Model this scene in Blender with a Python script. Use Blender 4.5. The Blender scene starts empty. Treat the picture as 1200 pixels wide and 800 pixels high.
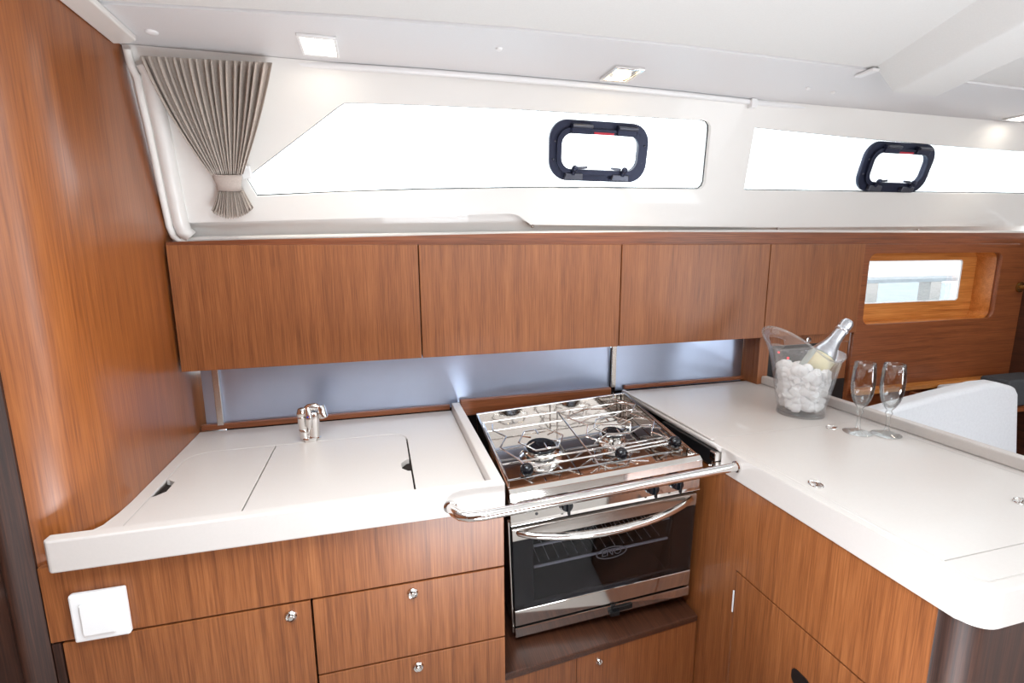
import bpy, bmesh, math, random
from mathutils import Vector, Matrix, Euler
from math import sin, cos, pi, radians
random.seed(7)
COL = bpy.context.scene.collection
H = 1.35          # eye height above the cabin sole; z below is metres above the sole

# ------------------------------------------------------------------ materials
def new_mat(name):
    m = bpy.data.materials.new(name); m.use_nodes = True
    nt = m.node_tree; b = nt.nodes['Principled BSDF']
    return m, nt, b
def lin(c):
    return tuple((v/12.92 if v <= .04045 else ((v+.055)/1.055)**2.4) for v in [x/255 for x in c]) + (1,)
def plain(name, rgb, rough=.5, metal=0., noise=.0, nscale=40, bump=0., spec=.5, coat=0., emit=None, estr=0):
    m, nt, b = new_mat(name)
    c = lin(rgb)
    b.inputs['Roughness'].default_value = rough; b.inputs['Metallic'].default_value = metal
    b.inputs['Specular IOR Level'].default_value = spec
    b.inputs['Coat Weight'].default_value = coat
    tc = nt.nodes.new('ShaderNodeTexCoord'); n = nt.nodes.new('ShaderNodeTexNoise')
    n.inputs['Scale'].default_value = nscale; n.inputs['Detail'].default_value = 4
    nt.links.new(tc.outputs['Object'], n.inputs['Vector'])
    r = nt.nodes.new('ShaderNodeValToRGB')
    k = noise
    r.color_ramp.elements[0].position = .3; r.color_ramp.elements[1].position = .7
    r.color_ramp.elements[0].color = tuple(v*(1-k) for v in c[:3])+(1,)
    r.color_ramp.elements[1].color = tuple(min(1, v*(1+k)) for v in c[:3])+(1,)
    nt.links.new(n.outputs['Fac'], r.inputs['Fac']); nt.links.new(r.outputs['Color'], b.inputs['Base Color'])
    if bump:
        bp = nt.nodes.new('ShaderNodeBump'); bp.inputs['Strength'].default_value = bump; bp.inputs['Distance'].default_value = .002
        nt.links.new(n.outputs['Fac'], bp.inputs['Height']); nt.links.new(bp.outputs['Normal'], b.inputs['Normal'])
    if emit:
        b.inputs['Emission Color'].default_value = lin(emit); b.inputs['Emission Strength'].default_value = estr
    return m
def wood(name, dark, mid, light, axis='z', rough=.42, coat=.25, fine=1.):
    """straight-grained veneer; axis = grain direction"""
    m, nt, b = new_mat(name)
    g = nt.nodes.new('ShaderNodeNewGeometry')
    def noise(sc, detail, rough_):
        mp = nt.nodes.new('ShaderNodeMapping')
        s = [sc, sc, sc]; s['xyz'.index(axis)] = sc*.02 if sc > 100 else sc*.035
        mp.inputs['Scale'].default_value = s
        nt.links.new(g.outputs['Position'], mp.inputs['Vector'])
        n = nt.nodes.new('ShaderNodeTexNoise'); n.inputs['Scale'].default_value = 1
        n.inputs['Detail'].default_value = detail; n.inputs['Roughness'].default_value = rough_
        nt.links.new(mp.outputs['Vector'], n.inputs['Vector']); return n
    n1 = noise(420*fine, 3, .6); n2 = noise(62*fine, 3, .55); n3 = noise(1100*fine, 2, .5)
    mx = nt.nodes.new('ShaderNodeMath'); mx.operation = 'MULTIPLY_ADD'
    mx.inputs[1].default_value = .5; nt.links.new(n1.outputs['Fac'], mx.inputs[0])
    m2 = nt.nodes.new('ShaderNodeMath'); m2.operation = 'MULTIPLY'; m2.inputs[1].default_value = .30
    nt.links.new(n2.outputs['Fac'], m2.inputs[0]); nt.links.new(m2.outputs[0], mx.inputs[2])
    m3 = nt.nodes.new('ShaderNodeMath'); m3.operation = 'MULTIPLY_ADD'; m3.inputs[1].default_value = .18
    nt.links.new(n3.outputs['Fac'], m3.inputs[0]); nt.links.new(mx.outputs[0], m3.inputs[2])
    r = nt.nodes.new('ShaderNodeValToRGB'); e = r.color_ramp.elements
    e[0].position = .36; e[0].color = lin(dark); e[1].position = .64; e[1].color = lin(light)
    q = e.new(.49); q.color = lin(mid)
    nt.links.new(m3.outputs[0], r.inputs['Fac']); nt.links.new(r.outputs['Color'], b.inputs['Base Color'])
    b.inputs['Roughness'].default_value = rough; b.inputs['Coat Weight'].default_value = coat; b.inputs['Coat Roughness'].default_value = .28
    bp = nt.nodes.new('ShaderNodeBump'); bp.inputs['Strength'].default_value = .12; bp.inputs['Distance'].default_value = .0006
    nt.links.new(n1.outputs['Fac'], bp.inputs['Height']); nt.links.new(bp.outputs['Normal'], b.inputs['Normal'])
    return m
def clear(name, tint, fac=.06, rough=.0, body=0., bodycol=(255, 255, 255), k=.55):
    """thin clear sheet: mostly see-through with a fresnel gloss"""
    m, nt, b = new_mat(name); nt.nodes.remove(b)
    out = nt.nodes['Material Output']
    t = nt.nodes.new('ShaderNodeBsdfTransparent'); t.inputs['Color'].default_value = lin(tint)
    gl = nt.nodes.new('ShaderNodeBsdfGlossy'); gl.inputs['Roughness'].default_value = rough
    lw = nt.nodes.new('ShaderNodeLayerWeight'); lw.inputs['Blend'].default_value = .25
    ma = nt.nodes.new('ShaderNodeMath'); ma.operation = 'MULTIPLY_ADD'; ma.inputs[1].default_value = k; ma.inputs[2].default_value = fac
    nt.links.new(lw.outputs['Fresnel'], ma.inputs[0])
    mx = nt.nodes.new('ShaderNodeMixShader')
    nt.links.new(ma.outputs[0], mx.inputs['Fac']); nt.links.new(t.outputs[0], mx.inputs[1]); nt.links.new(gl.outputs[0], mx.inputs[2])
    last = mx
    if body:
        d = nt.nodes.new('ShaderNodeBsdfDiffuse'); d.inputs['Color'].default_value = lin(bodycol)
        m2 = nt.nodes.new('ShaderNodeMixShader'); m2.inputs['Fac'].default_value = body
        nt.links.new(mx.outputs[0], m2.inputs[1]); nt.links.new(d.outputs[0], m2.inputs[2]); last = m2
    nt.links.new(last.outputs[0], out.inputs['Surface'])
    return m
M = {}
M['teak'] = wood('teak_veneer_upright', (112, 62, 30), (142, 83, 43), (166, 104, 59), 'z', rough=.45, coat=.3)
M['teak_h'] = wood('teak_veneer_lengthwise', (104, 54, 26), (134, 73, 38), (154, 90, 51), 'x')
M['oak_panel'] = wood('bulkhead_veneer', (116, 60, 22), (143, 79, 33), (165, 97, 44), 'z', rough=.36, coat=.45, fine=.8)
M['teak_y'] = wood('teak_fore_aft_shade_dark', (50, 27, 17), (74, 42, 27), (96, 57, 38), 'y')  # darkened to paint in the shade on the step-locker top; wall_right shares it
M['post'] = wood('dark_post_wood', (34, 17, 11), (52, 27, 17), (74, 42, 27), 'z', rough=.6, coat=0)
M['amber'] = wood('amber_port_lining', (170, 98, 40), (206, 132, 62), (226, 158, 88), 'x', rough=.4)
M['solid'] = plain('solid_surface_white', (204, 197, 192), .32, noise=.012, nscale=220, coat=.15)
M['liner'] = plain('moulded_gelcoat', (236, 234, 230), .38, noise=.01, nscale=6, coat=.2)
M['head'] = plain('padded_headliner', (228, 228, 226), .7, noise=.015, nscale=300, bump=.05)
M['band'] = plain('headliner_band', (226, 225, 226), .45, noise=.012, nscale=300)
M['white'] = plain('white_plastic', (240, 240, 240), .3, noise=.0)
M['chrome'] = plain('polished_steel', (232, 230, 228), .09, 1., noise=.0)
M['steel'] = plain('mirror_sheet_steel', (226, 222, 218), .07, 1., noise=.01, nscale=3)
M['satin'] = plain('satin_steel', (205, 200, 195), .25, 1., noise=.03, nscale=60)
M['alu'] = plain('brushed_splash_sheet', (188, 202, 228), .33, 1., noise=.06, nscale=5)
M['black'] = plain('black_plastic', (18, 18, 20), .35, noise=.1, nscale=80)
M['ball'] = plain('black_ball_knob', (16, 18, 24), .22, noise=.0)
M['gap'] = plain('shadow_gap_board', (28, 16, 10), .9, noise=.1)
M['frame'] = plain('portlight_anodised', (42, 48, 70), .35, .4, noise=.06, nscale=60)
M['frame2'] = plain('portlight_hinge_grey', (96, 100, 112), .3, .6, noise=.05)
M['red'] = plain('red_tab', (190, 40, 60), .4, noise=.0)
M['blue'] = plain('blue_dot', (40, 60, 160), .4, noise=.0)
M['fabric'] = plain('curtain_cloth', (196, 184, 174), .9, noise=.08, nscale=350, bump=.2)
M['fabric_tie'] = plain('curtain_tie_cloth', (190, 178, 170), .9, noise=.06, nscale=350, bump=.2)
M['sofa'] = plain('white_upholstery', (226, 228, 232), .7, noise=.03, nscale=120, bump=.15)
M['grey_cushion'] = plain('charcoal_cushion', (70, 72, 76), .9, noise=.1, nscale=200, bump=.2)
M['ice'] = plain('crushed_ice', (252, 253, 255), .3, noise=.04, nscale=60, coat=.4)
M['ice'].node_tree.nodes['Principled BSDF'].inputs['Subsurface Weight'].default_value = .3
M['ice'].node_tree.nodes['Principled BSDF'].inputs['Subsurface Radius'].default_value = (.02, .02, .02)
M['foil'] = plain('silver_foil', (214, 216, 222), .28, .85, noise=.12, nscale=90, bump=.5)
M['glass_bottle'] = plain('pale_bottle_glass', (190, 200, 196), .12, 0., noise=.04)
M['label'] = plain('cream_paper_label', (236, 226, 190), .6, noise=.03)
M['brass'] = plain('brass', (196, 160, 100), .25, 1., noise=.03)
M['lampface'] = plain('lit_led_face', (255, 250, 240), .4, noise=.0, emit=(255, 246, 232), estr=9)
M['warmface'] = plain('lit_warm_lamp', (255, 240, 210), .4, noise=.0, emit=(255, 226, 170), estr=7)
M['led'] = plain('red_indicator', (255, 40, 40), .4, noise=.0, emit=(255, 40, 50), estr=3)
M['sea'] = plain('harbour_water', (150, 175, 185), .25, noise=.15, nscale=2, bump=.3)
M['dock'] = plain('pontoon_planks', (190, 196, 200), .7, noise=.1, nscale=6)
M['floor'] = plain('pale_bounce_sole', (186, 182, 178), .9, noise=.05, nscale=200, bump=.2)  # unseen floor, made pale so it bounces light upward
M['pane'] = clear('window_glass', (252, 254, 255), .03)
M['ovenglass'] = clear('smoked_oven_glass', (205, 205, 210), .025, .01, k=.25)
M['acrylic'] = clear('clear_acrylic', (255, 255, 255), .03, .03, body=.05, k=.35)
M['oven_in'] = plain('oven_enamel', (14, 15, 17), .35, noise=.2)
M['logo'] = plain('grey_print', (56, 54, 60), .5, noise=.0)
def real_glass():
    m, nt, b = new_mat('drinking_glass')
    b.inputs['Transmission Weight'].default_value = 1; b.inputs['Roughness'].default_value = 0.0
    b.inputs['IOR'].default_value = 1.46; b.inputs['Base Color'].default_value = (1, 1, 1, 1)
    return m
M['glass'] = clear('drinking_glass', (253, 254, 254), .06, .0, k=.6)


# ------------------------------------------------------------------ mesh helpers
def link(name, me, mat, parent=None, loc=None, bevel=0, smooth=False, seg=2):
    o = bpy.data.objects.new(name, me); COL.objects.link(o)
    if mat is not None:
        me.materials.clear(); me.materials.append(mat)
    if smooth:
        for p_ in me.polygons: p_.use_smooth = True
        try: me.set_sharp_from_angle(angle=radians(38))
        except Exception: pass
    if bevel:
        b = o.modifiers.new('Bevel', 'BEVEL'); b.width = bevel; b.segments = seg; b.limit_method = 'ANGLE'; b.angle_limit = radians(35)
        b.harden_normals = False
    if parent is not None: o.parent = parent
    return o
class MB:
    def __init__(s): s.bm = bmesh.new()
    def box(s, x0, x1, y0, y1, z0, z1, m=None):
        v = [s.bm.verts.new(Vector(c) if m is None else m @ Vector(c)) for c in
             [(x0,y0,z0),(x1,y0,z0),(x1,y1,z0),(x0,y1,z0),(x0,y0,z1),(x1,y0,z1),(x1,y1,z1),(x0,y1,z1)]]
        for f in [(0,3,2,1),(4,5,6,7),(0,1,5,4),(1,2,6,5),(2,3,7,6),(3,0,4,7)]: s.bm.faces.new([v[i] for i in f])
        return s
    def prism(s, pts, f0, f1):
        """pts: 2-D outline; f0/f1 turn (a,b) into the two end positions"""
        a = [s.bm.verts.new(f0(*p)) for p in pts]; b = [s.bm.verts.new(f1(*p)) for p in pts]
        n = len(pts)
        s.bm.faces.new(a); s.bm.faces.new(b[::-1])
        for i in range(n): s.bm.faces.new([a[i], b[i], b[(i+1) % n], a[(i+1) % n]])
        bmesh.ops.recalc_face_normals(s.bm, faces=s.bm.faces)
        return s
    def lathe(s, prof, c=(0,0,0), axis=(0,0,1), n=32, cap=True):
        q = Vector((0,0,1)).rotation_difference(Vector(axis).normalized()).to_matrix(); c = Vector(c)
        rings = []
        for r, h in prof:
            if r < 1e-6: rings.append([s.bm.verts.new(c + q @ Vector((0,0,h)))])
            else: rings.append([s.bm.verts.new(c + q @ Vector((r*cos(2*pi*i/n), r*sin(2*pi*i/n), h))) for i in range(n)])
        for a, b in zip(rings, rings[1:]):
            for i in range(n):
                j = (i+1) % n
                if len(a) == 1 and len(b) == 1: continue
                if len(a) == 1: s.bm.faces.new([a[0], b[j], b[i]])
                elif len(b) == 1: s.bm.faces.new([a[i], a[j], b[0]])
                else: s.bm.faces.new([a[i], a[j], b[j], b[i]])
        if cap:
            if len(rings[0]) > 1: s.bm.faces.new(rings[0][::-1])
            if len(rings[-1]) > 1: s.bm.faces.new(rings[-1])
        return s
    def tube(s, pts, r, n=10, closed=False):
        P = [Vector(p) for p in pts]; k = len(P); rings = []
        rr = r if isinstance(r, (list, tuple)) else [r]*k
        up = None
        for i in range(k):
            if closed: t = (P[(i+1) % k]-P[i-1]).normalized()
            else: t = (P[min(i+1, k-1)]-P[max(i-1, 0)]).normalized()
            if up is None: up = t.orthogonal().normalized()
            else: up = (up - t*up.dot(t)).normalized()
            w = t.cross(up)
            rings.append([s.bm.verts.new(P[i] + (up*cos(2*pi*j/n) + w*sin(2*pi*j/n))*rr[i]) for j in range(n)])
        for i in range(k if closed else k-1):
            a, b = rings[i], rings[(i+1) % k]
            for j in range(n): s.bm.faces.new([a[j], a[(j+1) % n], b[(j+1) % n], b[j]])
        if not closed: s.bm.faces.new(rings[0][::-1]); s.bm.faces.new(rings[-1])
        return s
    def sphere(s, c, r, sc=(1,1,1), u=20, v=12):
        bmesh.ops.create_uvsphere(s.bm, u_segments=u, v_segments=v, radius=r, matrix=Matrix.Translation(c) @ Matrix.Diagonal((*sc, 1)))
        return s
    def build(s, name, mat, parent=None, bevel=0, smooth=False, seg=2):
        bmesh.ops.recalc_face_normals(s.bm, faces=s.bm.faces)
        me = bpy.data.meshes.new(name); s.bm.to_mesh(me); s.bm.free()
        o = link(name, me, mat, parent, bevel=bevel, smooth=smooth, seg=seg)
        if parent is not None and parent.location.length > 0 or parent is not None:
            # meshes are written in world metres: undo the parent's rest position
            if not parent.get('_local'): o.location = -root_loc(parent)
        return o
def root_loc(p):
    v = Vector(p.location); q = p.parent
    while q is not None: v += Vector(q.location); q = q.parent
    return v
def arc(cx, cy, r, a0, a1, n=6):
    return [(cx + r*cos(radians(a0+(a1-a0)*i/n)), cy + r*sin(radians(a0+(a1-a0)*i/n))) for i in range(n+1)]
def rrect(x0, x1, y0, y1, r, n=6):
    return arc(x1-r, y0+r, r, -90, 0, n)+arc(x1-r, y1-r, r, 0, 90, n)+arc(x0+r, y1-r, r, 90, 180, n)+arc(x0+r, y0+r, r, 180, 270, n)
def holed(loops, mapf, depth):
    """plate from an outline and holes (2-D loops) -> MB, thickness depth along map's third argument"""
    cu = bpy.data.curves.new('tmp', 'CURVE'); cu.dimensions = '2D'; cu.fill_mode = 'BOTH'; cu.extrude = .5
    for lp in loops:
        sp = cu.splines.new('POLY'); sp.points.add(len(lp)-1)
        for i, p in enumerate(lp): sp.points[i].co = (p[0], p[1], 0, 1)
        sp.use_cyclic_u = True
    o = bpy.data.objects.new('tmp', cu); COL.objects.link(o)
    dg = bpy.context.evaluated_depsgraph_get(); me = bpy.data.meshes.new_from_object(o.evaluated_get(dg))
    mb = MB(); mb.bm.from_mesh(me)
    bmesh.ops.remove_doubles(mb.bm, verts=mb.bm.verts, dist=1e-6)
    for v in mb.bm.verts: v.co = mapf(v.co.x, v.co.y, (v.co.z+.5)*depth)
    bpy.data.objects.remove(o); bpy.data.curves.remove(cu); bpy.data.meshes.remove(me)
    return mb
def tag(o, label, cat, group=None, kind=None):
    if label: o['label'] = label
    if cat: o['category'] = cat
    if group: o['group'] = group
    if kind: o['kind'] = kind
    return o
def thing(name, label, cat, loc=(0,0,0), group=None, local=False):
    o = bpy.data.objects.new(name, None); COL.objects.link(o); o.location = loc; o.empty_display_size = .05
    if local: o['_local'] = 1
    return tag(o, label, cat, group)
def struct(name, mb, mat, parent=None, **k):
    o = mb.build(name, mat, parent, **k)
    if parent is None: o['kind'] = 'structure'
    return o
def copy_tree(o, parent=None):
    c = o.copy(); COL.objects.link(c); c.parent = parent
    for ch in list(o.children): copy_tree(ch, c)
    return c
def W(x, y, zr): return Vector((x, y, zr + H))

# ------------------------------------------------------------------ the cabin shell
BX = -.464                                   # face of the left bulkhead
def bulk_outline():
    # plan of the left bulkhead: runs fore-aft beside the worktop, then turns outward at its free end
    P0, C_, P2 = Vector((BX, 1.01)), Vector((BX, .912)), Vector((-.540, .878))
    a = [tuple(P0*(1-t)**2 + C_*2*t*(1-t) + P2*t*t) for t in [i/14 for i in range(15)]]
    return [(BX, 1.60)] + a + [(-.560, .905), (BX-.06, 1.02), (BX-.06, 1.60)]
CZ = H + .41
struct('wall_left', MB().prism(bulk_outline(), lambda a, b: Vector((a, b, 0)), lambda a, b: Vector((a, b, CZ))), M['oak_panel'], smooth=True)
# dark end post with its round bead, at the free end of the bulkhead
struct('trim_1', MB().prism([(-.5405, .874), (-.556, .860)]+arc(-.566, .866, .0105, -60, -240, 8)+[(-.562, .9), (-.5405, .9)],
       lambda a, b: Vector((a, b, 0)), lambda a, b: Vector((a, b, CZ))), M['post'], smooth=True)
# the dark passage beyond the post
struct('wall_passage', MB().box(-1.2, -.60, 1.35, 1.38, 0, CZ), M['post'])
struct('wall_side', MB().box(-1.22, -1.19, -1.6, 1.38, 0, CZ), M['oak_panel'])
struct('floor', MB().box(-1.3, 2.5, -1.7, 1.6, -.03, 0), M['floor'])

# cabin-side liner: a plane leaning inboard towards the deckhead
UP = Vector((0, -.340, .940)); NRM = Vector((0, -.940, -.340)); O0 = Vector((0, 1.354, .033+H))
def LP(x, s, n=0.): return Vector((x, 0, 0)) + O0 + UP*s + NRM*n
win1 = [(-.264,.108),(-.281,.150)]+[(-.065,.313),(-.052,.321),(-.035,.323),(.132,.329),(.338,.334),(.659,.337),(.872,.340),(.890,.337),(.901,.328),(.905,.315),
        (.932,.178),(.930,.166),(.922,.158),(.910,.156),(.597,.151),(.364,.144),(.132,.134),(-.073,.122)]
win2 = [(1.044,.331),(1.398,.323),(1.745,.318),(2.10,.316),(2.385,.318),(2.385,.178),(2.10,.174),(1.9,.170),(1.482,.164),(1.075,.158),(1.07,.162)]
upper = [(BX+.004,.40),(BX+.004,.10),(-.417,.045),(-.08,.058),(.355,.078),(.376,.074),(.417,.048),(.7,.047),(1.2,.046),(2.42,.062),(2.42,.40)]
struct('wall_back', holed([upper, win1, win2], lambda a, b, d: LP(a, b, -.022+d), .022), M['liner'])
# outer skin behind the ledge, seen as the recessed strip below the windows
struct('wall_back_ledge', holed([[(BX+.002,-.02),(2.42,-.02),(2.42,.10),(BX+.002,.10)]], lambda a, b, d: LP(a, b, -.034+d), .010), M['liner'])
# rounded lip above the lockers
def lip():
    mb = MB(); xs = [BX+.014, -.40, -.24, -.08, .15, .364, .8, 1.206, 1.8, 2.40]
    ss = [.006, .010, .014, .018, .023, .027, .033, .037, .038, .040]
    mb.tube([LP(x, s-.003, .004) for x, s in zip(xs, ss)], .0065, 10); return mb
struct('trim_2', lip(), M['liner'], smooth=True)
# moulded flange where liner meets bulkhead
def flange():
    pts = [(-.449,.392),(-.449,.36),(-.444,.343),(-.446,.30),(-.447,.248),(-.450,.17),(-.453,.105),(-.455,.04),(-.452,.016),(-.442,.004),(-.425,.003)]
    mb = MB(); mb.tube([LP(x, s, .010) for x, s in pts], .0075, 10)
    mb.tube([LP(x+.022, s+.008, .002) for x, s in pts[1:-1]], .017, 12)
    return mb
struct('trim_3', flange(), M['liner'], smooth=True)
# dark wood filler strip between liner and lockers
struct('trim_4', MB().prism([(BX+.003,H+.0245),(2.34,H+.0245),(2.34,H+.064),(1.2,H+.061),(.8,H+.060),(.364,H+.054),(.13,H+.048),(-.08,H+.041),(-.30,H+.036),(BX+.003,H+.031)], lambda a, b: Vector((a,1.315,b)), lambda a, b: Vector((a,1.335,b))), M['teak_h'])
# window panes with black rubber edges
def pane_struct(name, loop):
    o = holed([loop], lambda a, b, d: LP(a, b, -.020+d), .004).build(name, M['pane']); o['kind'] = 'structure'
    g = MB().tube([LP(a, b, -.014) for a, b in loop], .0022, 6, closed=True).build('gasket', M['black'], o)
    return o
pane_struct('window_1', win1); pane_struct('window_2', win2)

# deckhead
seam = [(-.47,1.06),(-.40,1.045),(-.037,.998),(.264,.972),(.621,.962),(1.172,.972),(1.641,.981),(2.42,.99)]
trk = [(-.47,1.275),(-.409,1.262),(-.188,1.235),(.132,1.212),(.551,1.206),(1.006,1.226),(1.362,1.243),(2.081,1.28),(2.42,1.30)]
def flat(loop, z0, z1): return MB().prism(loop, lambda a, b: Vector((a, b, z0)), lambda a, b: Vector((a, b, z1)))
bandloop = [(a, b+.0015) for a, b in seam] + [(2.42, 1.34), (-.47, 1.34)]
struct('ceiling_band', flat(bandloop, CZ, CZ+.02), M['band'])
hatch1 = rrect(-.35, .35, -.06, .64, .05); hatch2 = rrect(1.35, 1.95, -.5, .1, .05)
struct('ceiling', holed([[(-1.22,-1.7),(2.42,-1.7)]+[(a, b-.0015) for a, b in seam[::-1]]+[(-.47,1.38),(-1.22,1.38)], hatch1, hatch2],
       lambda a, b, d: Vector((a, b, CZ+.004+d)), .03), M['head'])
struct('ceiling_rim', holed([rrect(-.39,.39,-.10,.68,.07), hatch1], lambda a, b, d: Vector((a, b, CZ-.012+d)), .016), M['liner'])
for i, lp in ((3, hatch1), (4, hatch2)):
    struct('window_%d' % i, holed([lp], lambda a, b, d: Vector((a, b, CZ+.028+d)), .006), M['pane'])
# corner moulding of the headliner above the bulkhead
struct('trim_5', MB().prism([(-.463, .80), (-.4145, .80), (-.4145, 1.165), (-.435, 1.185), (-.463, 1.190)], lambda a, b: Vector((a, b, CZ-.012)), lambda a, b: Vector((a, b, CZ-.0005))), M['liner'], bevel=.003)
# box beam crossing the headliner, splayed sides
def beam():
    mb = MB(); d = Vector((-.46, -1.0)).normalized()
    def sec(t):
        p = d*t; z = CZ+.008
        return [Vector((1.120+p.x, .965+p.y, z)), Vector((1.190+p.x, .968+p.y, z-.052)), Vector((1.322+p.x, .968+p.y, z-.052)), Vector((1.372+p.x, .965+p.y, z))]
    A = [mb.bm.verts.new(v) for v in sec(0)]; B = [mb.bm.verts.new(v) for v in sec(1.6)]
    for i in range(3): mb.bm.faces.new([A[i], A[i+1], B[i+1], B[i]])
    mb.bm.faces.new(A); mb.bm.faces.new(B[::-1]); mb.bm.faces.new([A[3], A[0], B[0], B[3]])
    return mb
struct('trim_6', beam(), M['head'], bevel=.004)
struct('trim_7', MB().box(1.105, 1.125, .952, 1.0, CZ-.008, CZ-.0005), M['white'], bevel=.003)

# saloon side: panel with the deep port
hole = rrect(1.597, 2.222, 1.101, 1.344, .028)
struct('wall_saloon', holed([[(1.566,.35),(2.36,.35),(2.36,1.374),(1.566,1.374)], hole], lambda a, b, d: Vector((a, 1.31+d, b)), .016), M['teak_h'])
def recess():
    mb = MB(); a = rrect(1.594, 2.225, 1.098, 1.347, .030)
    r0 = [mb.bm.verts.new((x, 1.3262, z)) for x, z in a]; r1 = [mb.bm.verts.new((x, 1.392, z)) for x, z in a]
    for i in range(len(a)):
        j = (i+1) % len(a); mb.bm.faces.new([r0[i], r0[j], r1[j], r1[i]])
    return mb
tr = struct('trim_8', recess(), M['amber']); sm = tr.modifiers.new('s', 'SOLIDIFY'); sm.thickness = .004; sm.offset = 1
pl5 = rrect(1.64, 2.155, 1.163, 1.3175, .012)
struct('trim_9', holed([rrect(1.585, 2.235, 1.09, 1.355, .02), pl5], lambda a, b, d: Vector((a, 1.392+d, b)), .01), M['amber'])
w5 = struct('window_5', holed([pl5], lambda a, b, d: Vector((a, 1.398+d, b)), .003), M['pane'])
MB().tube([(a, 1.396, b) for a, b in pl5], .0035, 6, closed=True).build('gasket', M['white'], w5)
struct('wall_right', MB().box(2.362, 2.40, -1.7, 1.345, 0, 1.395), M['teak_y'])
struct('wall_right_top', MB().box(2.424, 2.44, -1.7, 1.34, 1.398, CZ), M['liner'])
struct('wall_hull', MB().box(-.45, 2.36, 1.56, 1.58, 0, 1.02), M['gap'])
# far side of the cabin behind the viewer: lit openings, seen only in the mirror steel
bk = [[(-1.19,0),(2.36,0),(2.36,CZ),(-1.19,CZ)], rrect(.35,2.1,1.22,1.6,.05)]
struct('wall_front', holed(bk, lambda a, b, d: Vector((a, -1.62-d, b)), .03), M['teak'])
struct('baseboard_back', MB().box(.1, 2.3, -1.6, -1.2, 0, .85), M['teak'])

# ------------------------------------------------------------------ outside, seen through the ports
tag(MB().box(-8, 30, 4, 40, -.4, -.35).build('harbour_water', M['sea']), 'pale water of the harbour outside the small port', 'water', kind='stuff')
t = thing('pontoon', 'pale floating pontoon seen through the small port at right', 'pontoon', (15, 9.5, .5))
MB().box(6, 26, 9, 10, .62, .70).build('deck', M['dock'], t)
for i in range(9): MB().box(7+2*i, 7.35+2*i, 9.02, 9.3, -.345, .615).build('float', M['satin'], t)
random.seed(3)

# ------------------------------------------------------------------ latch / knob pieces
def latch(parent, c, n, r=.0105, name='latch'):
    """push-button latch: ring + button on a face with normal n"""
    mb = MB(); mb.lathe([(r*.35, .0), (r*1.0, .0), (r*1.0, .003), (r*.8, .0055), (r*.62, .005), (r*.60, .001), (0, .001)], c, n, 24)
    mb.lathe([(r*.50, .0012), (r*.50, .0065), (r*.40, .008), (0, .0082)], c, n, 20, cap=False)
    return mb.build(name, M['chrome'], parent, smooth=True)

# ------------------------------------------------------------------ overhead lockers
def locker(x0, x1, label, side=None):
    t = thing('overhead_locker', label, 'locker', ((x0+x1)/2, 1.30, H-.27), 'overhead lockers under the cabin windows')
    MB().box(x0+.001, x1-.001, 1.318, 1.52 if x1 < 1.2 else 1.34, H-.266, H+.022).build('carcass', M['teak'], t)
    MB().box(x0+.0015, x1-.0015, 1.300, 1.3165, H-.270, H+.024).build('door', M['teak'], t, bevel=.0012)
    return t
locker(BX+.006, .1045, 'teak overhead locker nearest the bulkhead, above the sink side')
locker(.1045, .6755, 'teak overhead locker above the left half of the cooker')
locker(.6755, 1.185, 'teak overhead locker ending above the splashback\'s right end')
locker(1.185, 1.562, 'smallest teak overhead locker, above the ice bucket and control panel')
# ------------------------------------------------------------------ splashbacks
tag(MB().box(BX+.014, .700, 1.402, 1.405, .905, 1.110).build('splashback_panel', M['alu'], bevel=.0005),
    'long brushed metal splashback sheet behind tap and cooker', 'splashback')
tag(MB().box(.716, 1.190, 1.394, 1.397, .916, 1.110).build('splashback_panel', M['alu'], bevel=.0005),
    'shorter brushed metal splashback sheet above the right worktop', 'splashback')
for nm, x, l in (('corner_strip', BX+.050, 'thin clear strip near the bulkhead end of the splashback'), ('joint_strip', .706, 'upright metal strip joining the two splashback sheets')):
    tag(MB().box(x-.007, x+.008, 1.388 if x < 0 else 1.386, 1.4015 if x < 0 else 1.3935, .914 if x < 0 else .93, 1.082).build(nm, M['satin'], bevel=.001), l, 'strip')
tag(MB().box(BX+.004, .186, 1.390, 1.4015, .902, .917).build('wooden_batten', M['teak_h'], bevel=.002), 'teak batten along the back of the sink worktop', 'batten')
tag(MB().box(.216, .700, 1.385, 1.4015, .880, .930).build('wooden_batten', M['teak_h'], bevel=.004), 'thick teak batten behind the cooker', 'batten')
tag(MB().box(.744, 1.192, 1.380, 1.393, .922, .934).build('wooden_batten', M['teak_h'], bevel=.002), 'teak batten along the back of the right worktop', 'batten')
# panel closing the end of the splashback, and the fascia under the last locker
tag(MB().box(1.193, 1.207, 1.345, 1.405, .915, 1.078).prism([(1.193,.915),(1.232,.915),(1.232,1.078),(1.193,1.078)], lambda a, b: Vector((a,1.322,b)), lambda a, b: Vector((a,1.343,b)))
    .build('end_panel', M['teak']), 'narrow teak upright closing the right end of the splashback', 'panel')
tag(MB().box(1.234, 1.562, 1.322, 1.338, 1.046, 1.078).build('locker_rail', M['teak']), 'narrow teak rail under the smallest locker', 'rail')
tag(MB().box(1.4965, 1.562, 1.324, 1.340, .915, 1.0445).build('filler_panel', M['teak']), 'narrow teak filler right of the black control panel', 'panel')
tk = thing('rail_knob', 'small chrome push knob on rail above the black control panel', 'knob', (1.37, 1.32, 1.066))
MB().lathe([(.006,0),(.006,.008),(.009,.012),(.009,.018),(0,.020)], (1.372,1.322,1.063), (0,-1,0), 20).build('knob', M['chrome'], tk, smooth=True)
t = thing('control_panel', 'black control panel with small lights behind the ice bucket', 'control panel', (1.37, 1.33, .93))
MB().box(1.234, 1.495, 1.328, 1.345, .915, 1.044).build('fascia', M['black'], t, bevel=.002)
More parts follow.
